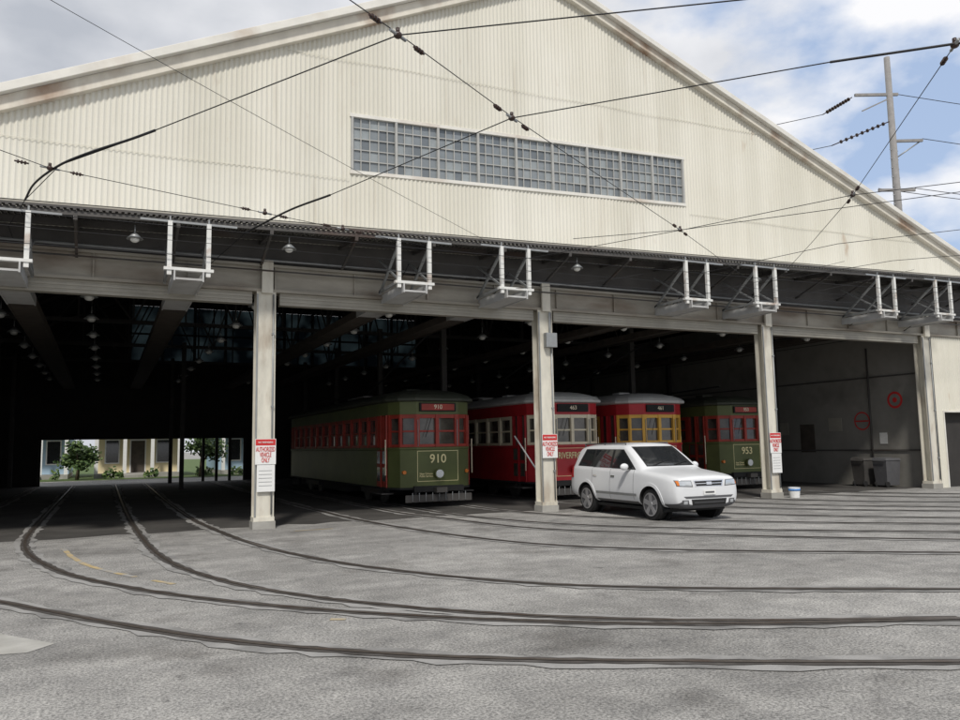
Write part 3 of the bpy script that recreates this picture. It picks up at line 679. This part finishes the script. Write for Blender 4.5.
    def proj(q,side,off):
        if side=='F': org=Vector((q[0],-1,q[1])); d=Vector((0,1,0))
        elif side=='B': org=Vector((q[0],6,q[1])); d=Vector((0,-1,0))
        else: org=Vector((side*2,q[0],q[1])); d=Vector((-side,0,0))
        h,nr,_,_=bvh.ray_cast(org,d)
        if h is None: return None
        if nr.dot(d)>0: nr=-nr
        return h+nr*off
    def patch(quad,k,side,off=.004,n=10,m=6):
        A,B,C,D=[Vector(q) for q in quad]; G=[]
        for j in range(m+1):
            row=[]
            for i in range(n+1):
                u=i/n; v=j/m; q=(A*(1-u)+B*u)*(1-v)+(D*(1-u)+C*u)*v
                row.append(proj(q,side,off))
            G.append(row)
        for j in range(m):
            for i in range(n):
                q=[G[j][i],G[j][i+1],G[j+1][i+1],G[j+1][i]]
                if all(x is not None for x in q): mb.poly(q,k,True)
    for sg in (-1,1):
        patch([(1.42,1.085),(3.95,1.14),(3.74,1.555),(2.05,1.545)],'black',sg,.003,30,6)
        patch([(1.50,1.10),(2.38,1.105),(2.38,1.535),(2.07,1.525)],'glass',sg,.007,12)
        patch([(2.47,1.11),(3.20,1.12),(3.20,1.545),(2.47,1.54)],'glass',sg,.007,12)
        patch([(3.29,1.13),(3.86,1.155),(3.68,1.535),(3.29,1.545)],'glass',sg,.007,10)
        for s0,s1,z0,z1 in ((1.46,1.47,.42,1.07),(2.42,2.43,.40,1.09),(3.22,3.23,.70,1.10)): patch([(s0,z0),(s1,z0),(s1,z1),(s0,z1)],'plast',sg,.002,1,14)
        patch([(1.34,.50),(3.02,.50),(3.02,.555),(1.34,.555)],'galv',sg,.012,20,2)
        for s in (2.22,3.0): patch([(s,.90),(s+.16,.905),(s+.16,.94),(s,.935)],'chrome',sg,.014,4,2)
        for sc_ in (.86,3.50):
            for t in range(28):
                a=math.pi*(t/28)*1.14-.22; b=math.pi*((t+1)/28)*1.14-.22
                P=[proj((sc_+r_*math.cos(g),.36+r_*math.sin(g)),sg,.012) for r_,g in ((.385,a),(.45,a),(.45,b),(.385,b))]
                if all(x is not None for x in P):
                    mb.poly(P,'carwhite',True)
                    i0=Vector((sg*.62,P[0].y,P[0].z)); i1=Vector((sg*.62,P[3].y,P[3].z)); mb.poly([P[0],P[3],i1,i0],'black',True)
                    o0=P[1].copy(); o0.x-=sg*.03; o1=P[2].copy(); o1.x-=sg*.03; mb.poly([P[1],P[2],o1,o0],'carwhite',True)
            mb.cyl((sg*.60,sc_,.36),(sg*.62,sc_,.36),.42,'black',28)
        patch([(sg*.42,.74),(sg*.80,.76),(sg*.80,.885),(sg*.46,.875)],'plast','F',.003,14,6)
        patch([(sg*.44,.755),(sg*.785,.775),(sg*.79,.872),(sg*.475,.865)],'lens','F',.008,14,6)
        patch([(sg*.74,.775),(sg*.785,.778),(sg*.79,.870),(sg*.75,.868)],'amber','F',.010,6,4)
        patch([(sg*.52,.36),(sg*.70,.37),(sg*.70,.47),(sg*.54,.47)],'plast','F',.004,5,4)
        patch([(sg*.57,.385),(sg*.66,.385),(sg*.66,.45),(sg*.57,.45)],'lens','F',.010,4,4)
        patch([(4.10,.84),(4.28,.84),(4.24,1.08),(4.14,1.10)],'signred',sg,.006,4,6)
    patch([(-.66,1.155),(.66,1.155),(.585,1.605),(-.585,1.605)],'black','F',.003,16,10)
    patch([(-.64,1.17),(.64,1.17),(.56,1.585),(-.56,1.585)],'glass','F',.008,16,10)
    patch([(-.58,1.12),(.58,1.12),(.54,1.5),(-.54,1.5)],'glass','B',.006,14,8)
    patch([(-.36,.74),(.36,.74),(.40,.875),(-.40,.875)],'chrome','F',.004,12,4)
    patch([(-.33,.755),(.33,.755),(.37,.858),(-.37,.858)],'black','F',.008,12,4)
    patch([(-.35,.80),(.35,.80),(.36,.815),(-.36,.815)],'chrome','F',.013,12,1)
    patch([(-.07,.78),(.07,.78),(.07,.84),(-.07,.84)],'chrome','F',.018,4,2)
    patch([(-.60,.50),(.60,.50),(.66,.545),(-.66,.545)],'plast','F',.006,14,2)
    patch([(-.44,.35),(.44,.35),(.47,.48),(-.47,.48)],'black','F',.006,12,3)
    patch([(-.40,.405),(.40,.405),(.40,.42),(-.40,.42)],'plast','F',.012,12,1)
    patch([(-.16,.57),(.16,.57),(.16,.67),(-.16,.67)],'white','F',.018,4,2)
    patch([(-.12,.605),(.12,.605),(.12,.64),(-.12,.64)],'plast','F',.022,4,2)
    mb.obj('glazing_and_trim',e)
    mb=MB()
    for s in (.86,3.50):
        for sg in (-1,1):
            mb.cyl((sg*.68,s,.345),(sg*.865,s,.345),.345,'black',36); mb.cyl((sg*.865,s,.345),(sg*.885,s,.345),.345,'black',36,r2=.315)
            mb.cyl((sg*.886,s,.345),(sg*.889,s,.345),.245,'plast',28)
            mb.cyl((sg*.89,s,.345),(sg*.905,s,.345),.07,'alloy',14)
            for t in range(5):
                a=2*math.pi*t/5+.3; ca,sa=math.cos(a),math.sin(a)
                q=[(.04,-.04),(.04,.04),(.24,.055),(.24,-.055)]
                pts=[(s+r_*ca-h*sa,.345+r_*sa+h*ca) for r_,h in q]
                mb.hexa([(sg*.889,y,z) for y,z in pts]+[(sg*.900,y,z) for y,z in pts],'alloy')
            for t in range(28):
                a=2*math.pi*t/28;b=2*math.pi*(t+1)/28
                mb.poly([(sg*.901,s+r_*math.cos(q),.345+r_*math.sin(q)) for r_,q in ((.225,a),(.255,a),(.255,b),(.225,b))],'alloy')
    mb.obj('wheels',e)
    mb=MB()
    for sg in (-1,1):
        mb.ball((sg*1.0,1.66,1.15),.11,.06,.08,'carwhite',14,8); mb.beam((sg*.84,1.64,1.10),(sg*.95,1.65,1.12),.05,.04,'black')
        mb.cyl((sg*.60,2.15,1.69),(sg*.60,3.95,1.675),.016,'plast',8)
        for s in (2.15,3.05,3.95): mb.cyl((sg*.60,s,1.60),(sg*.60,s,1.69),.018,'plast',8)
    mb.beam((-.5,1.235,1.185),(.02,1.40,1.30),.015,.012,'black'); mb.beam((.08,1.235,1.185),(.55,1.36,1.27),.015,.012,'black')
    mb.box(-.8,.8,.45,3.95,.2,.27,'black'); mb.cyl((0.3,3.6,1.69),(0.3,3.8,1.9),.006,'black',6)
    mb.obj('trim',e)
    return e
suv((11.72,13.3,0),math.radians(-1.5))

# ---------------------------------------------------------------- overhead wires
def wires():
    cu=bpy.data.curves.new('overhead_trolley_wires','CURVE'); cu.dimensions='3D'; cu.bevel_depth=1.0; cu.bevel_resolution=1
    cu.materials.append(M['wire'])
    def W(P,r,smooth=False,sag=0):
        if sag and len(P)==2:
            a=Vector(P[0]);b=Vector(P[1]); P=[a.lerp(b,i/10)-Vector((0,0,sag*4*(i/10)*(1-i/10))) for i in range(11)]
        if smooth: P=spline_pts(P,8)
        s=cu.splines.new('POLY'); s.points.add(len(P)-1)
        for i,q in enumerate(P): s.points[i].co=(*q,1); s.points[i].radius=r
    z=6.2
    W([(12,1.4,z),(5.75,5.70,z),(2.77,7.76,z),(0.19,12.09,z),(-.78,13.6,z),(-1.43,15.78,z),(-1.75,16.6,5.9),(-1.75,45,5.2)],.0075)
    W([(0.5,11.6,z+.01),(0.19,12.09,z+.01),(-.35,12.85,z),(-.78,13.6,z),(-1.2,14.7,z),(-1.43,15.78,z)],.019,True)
    W([(14,1.2,z),(8.73,5.35,z),(7.72,6.28,z),(4.95,9.22,z),(3.5,13.45,z),(3.03,14.61,z),(2.45,16.3,6.1),(1.5,18,5.3),(1.38,45,5.2)],.0075)
    W([(9.3,4.8,z),(8.73,5.35,z),(7.72,6.28,z)],.015)
    W([(3.5,13.45,z),(3.03,14.61,z),(2.45,16.3,6.12)],.019,True)
    W([(0,6.0,z+.02),(2.77,7.76,z+.02),(4.95,9.22,z+.02),(10.96,12.93,z),(16.3,16.4,6.2)],.006)
    W([(-8,10.9,6.6),(-1.55,13.24,z),(-.93,13.81,z),(2.63,14.98,z),(6.4,16.2,6.2)],.006)
    W([(8.0,4.4,z),(8.72,5.40,z),(12.4,9.79,z),(14.5,12.6,z),(17.5,16.4,6.4)],.006)
    W([(9.2,14.4,6.2),(10.96,12.93,z),(12.4,9.79+1.3,z),(17,5.2,z)],.007)
    W([(8.8,16.3,6.1),(11.0,12.9,z),(12.4,9.79,z),(15.0,7.0,z),(19,3.5,z)],.007)
    W([(13.9,16.3,6.1),(15.2,12.5,z),(18,9.0,z),(24,4,z)],.007)
    W([(16.5,16.3,6.1),(18,13.2,z),(22,9.4,z),(30,4,z)],.007)
    W([(21.5,16.3,6.1),(23,13.6,z),(28,9.6,z)],.007)
    W([(-2.6,9,7.3),(8,16.3,6.5)],.004,sag=.05)
    W([(XL,15.9,6.0),(XR,15.9,6.35)],.007,sag=.08); W([(XL,15.95,5.42),(XR,15.95,5.85)],.007,sag=.06)
    W([(XL,15.85,5.75),(XR,15.85,6.1)],.005,sag=.15)
    for a,b in br[2:]:
        c=(a+b)/2; W([(c,16.4,5.8),(c,17.6,5.25),(c,45,5.2)],.012)
    for a in (13.9,16.5,21.5,23.8): W([(a,16.2,5.5),(a+2.6,13.4,z-.1)],.005)
    for a,b in ((6.08,9.9),(8.6,12.2),(14.1,17.3),(16.5,19.8)): W([(a,16.0,5.35),(b,15.85,5.95)],.005,sag=.06)
    o=bpy.data.objects.new('overhead_trolley_wires',cu); sc.collection.objects.link(o)
    mb=MB()
    def hub(x,y,z,d):
        d=Vector(d).normalized(); c=Vector((x,y,z)); mb.ball(c,.05,.05,.04,'insul'); mb.cyl(c+Vector((0,0,.02)),c+Vector((0,0,.08)),.025,'insul',8)
        mb.cyl(c-d*.14,c+d*.14,.018,'galv',8)
        for s in (-1,1):
            for t in (.35,.40,.45): mb.cyl(c+d*s*t-d*.010,c+d*s*t+d*.010,.030,'insul',10)
            mb.cyl(c+d*s*.3,c+d*s*.5,.014,'insul',8)
    hub(2.77,7.76,z,(2.18,1.46,0)); hub(4.95,9.22,z,(2.18,1.46,0)); hub(12.4,9.79,z,(3.7,4.4,0)); hub(-.93,13.81,z,(3.5,1.2,0)); hub(2.63,14.98,z,(3.5,1.2,0)); hub(10.96,12.93,z,(2.18,1.46,0)); hub(8.72,5.4,z,(3.7,4.4,0)); hub(4.3,15.5,z,(3.5,1.2,0))
    mb.obj('wire_insulators',o)
wires()

# ---------------------------------------------------------------- utility pole
e=empty('utility_pole',(37.6,27.0,0)); mb=MB()
mb.cyl((0,0,0),(0,0,22.2),.26,'wood',14,r2=.15)
mb.beam((-1.7,.8,20.1),(.4,-.2,20.1),.12,.14,'wood')
mb.beam((-1.4,.65,19.2),(.0,0,19.9),.06,.06,'wood')
mb.beam((0,0,17.5),(1.4,-.7,17.5),.12,.14,'wood'); mb.cyl((0,0,16.5),(1.3,-.6,17.45),.04,'galv',6)
for (a,b) in (((-1.8,.9,20.0),(-3.4,1.5,19.0)),((-.1,0,18.6),(-3.0,1.4,17.3))):
    a=Vector(a);b=Vector(b)
    mb.cyl(a,b,.03,'insul',6)
    for t in range(9):
        c=a.lerp(b,.12+t*.09); d=(b-a).normalized(); mb.cyl(c-d*.03,c+d*.03,.10,'insul',10)
for i in range(9): mb.cyl((-.32,0,13+i*.5),(.32,0,13+i*.5),.022,'galv',6)
mb.beam((-.9,.4,14.8),(.9,-.4,14.8),.12,.14,'wood')
mb.obj('pole',e)
cu=bpy.data.curves.new('power_lines','CURVE'); cu.dimensions='3D'; cu.bevel_depth=.018; cu.bevel_resolution=1; cu.materials.append(M['wire'])
def pl(a,b,sag):
    a=Vector(a);b=Vector(b); s=cu.splines.new('POLY'); s.points.add(16)
    for i in range(17):
        t=i/16; q=a.lerp(b,t)-Vector((0,0,sag*4*t*(1-t))); s.points[i].co=(*q,1)
for a in ((-3.4,1.5,19.0),(-3.0,1.4,17.3)): 
    pl(a,(a[0]-50,a[1]+42,a[2]),2.0)
for a in ((.4,-.2,20.1),(1.4,-.7,17.6),(.9,-.4,14.9),(-.9,.4,14.9)): pl(a,(a[0]+50,a[1]-14,a[2]),1.2)
o=bpy.data.objects.new('power_lines',cu); o.parent=e; sc.collection.objects.link(o)

# ---------------------------------------------------------------- houses and trees behind
def house(x,y,wd,k,dp=9):
    e=empty('wooden_house',(x,y,0)); mb=MB(); h=3.0
    mb.box(-wd/2,wd/2,1.6,dp,.3,h,k); mb.box(-wd/2,wd/2,0,dp,0,.3,'concrete')
    mb.poly([(-wd/2-.4,-.3,h),(0,-.3,h+1.9),(0,dp+.3,h+1.9),(-wd/2-.4,dp+.3,h)],'shingle'); mb.poly([(0,-.3,h+1.9),(wd/2+.4,-.3,h),(wd/2+.4,dp+.3,h),(0,dp+.3,h+1.9)],'shingle')
    mb.poly([(-wd/2,0,h),(wd/2,0,h),(0,0,h+1.75)],k); mb.box(-wd/2,wd/2,-.02,.15,h-.25,h,'white')
    for i in range(4):
        xx=-wd/2+.12+i*(wd-.24)/3; mb.box(xx-.11,xx+.11,.02,.2,.3,h-.25,'white')
    for xx in (-wd*.3,wd*.3): mb.box(xx-.45,xx+.45,1.56,1.6,.9,2.5,'white'); mb.box(xx-.37,xx+.37,1.54,1.56,.98,2.42,'glass')
    mb.box(-.5,.5,1.56,1.6,.3,2.5,'white'); mb.box(-.42,.42,1.54,1.56,.3,2.4,'darkwood'); mb.box(-.8,.8,-.6,0,0,.2,'concrete')
    mb.obj('walls',e)
house(-4.4,57,4.6,'siding'); house(2.0,56,5.2,'siding2'); house(10,57,5.4,'siding'); house(-12,58,5.5,'siding2'); house(17,58,5.5,'siding2')
def tree(x,y,h,seed):
    rd=random.Random(seed); e=empty('tree',(x,y,0)); mb=MB()
    mb.cyl((0,0,0),(0.1,0,h*.45),.12,'bark',10,r2=.08); tips=[]
    for i in range(9):
        a=rd.uniform(0,6.28); t=Vector((math.cos(a)*h*rd.uniform(.15,.3),math.sin(a)*h*rd.uniform(.15,.3),h*rd.uniform(.4,.9)))
        mb.cyl((.08,0,h*rd.uniform(.25,.43)),t,.05,'bark',6,r2=.02); tips.append(t)
    mb.obj('trunk',e); mb=MB()
    for t in tips:
        for _ in range(170):
            q=t+Vector((rd.gauss(0,1),rd.gauss(0,1),rd.gauss(0,.7)))*h*.095
            u=Vector((rd.gauss(0,1),rd.gauss(0,1),rd.gauss(0,1))).normalized()*.12; v=u.orthogonal().normalized()*.08
            mb.poly([q-u,q+v,q+u,q-v],rd.choice(['leaf','leaf','leaf2']))
    mb.obj('foliage',e)
tree(-1.5,54.5,2.4,1); tree(5.6,54,3.2,2); tree(7.4,60,5.5,3); tree(-8,59,6,4); tree(13.6,59,6,5)
mb=MB()
rd=random.Random(9)
for i in range(1800):
    x=rd.uniform(-12,16); y=55+rd.uniform(-.4,.4); z=abs(rd.gauss(0,.22)); q=Vector((x,y,z+.1)); u=Vector((rd.gauss(0,1),rd.gauss(0,1),rd.gauss(0,1))).normalized()*.15; v=u.orthogonal().normalized()*.1
    if (math.sin(x*1.1)+math.sin(x*2.3+1))>.6: mb.poly([q-u,q+v,q+u,q-v],rd.choice(['leaf','leaf2']))
mb.obj('hedge')
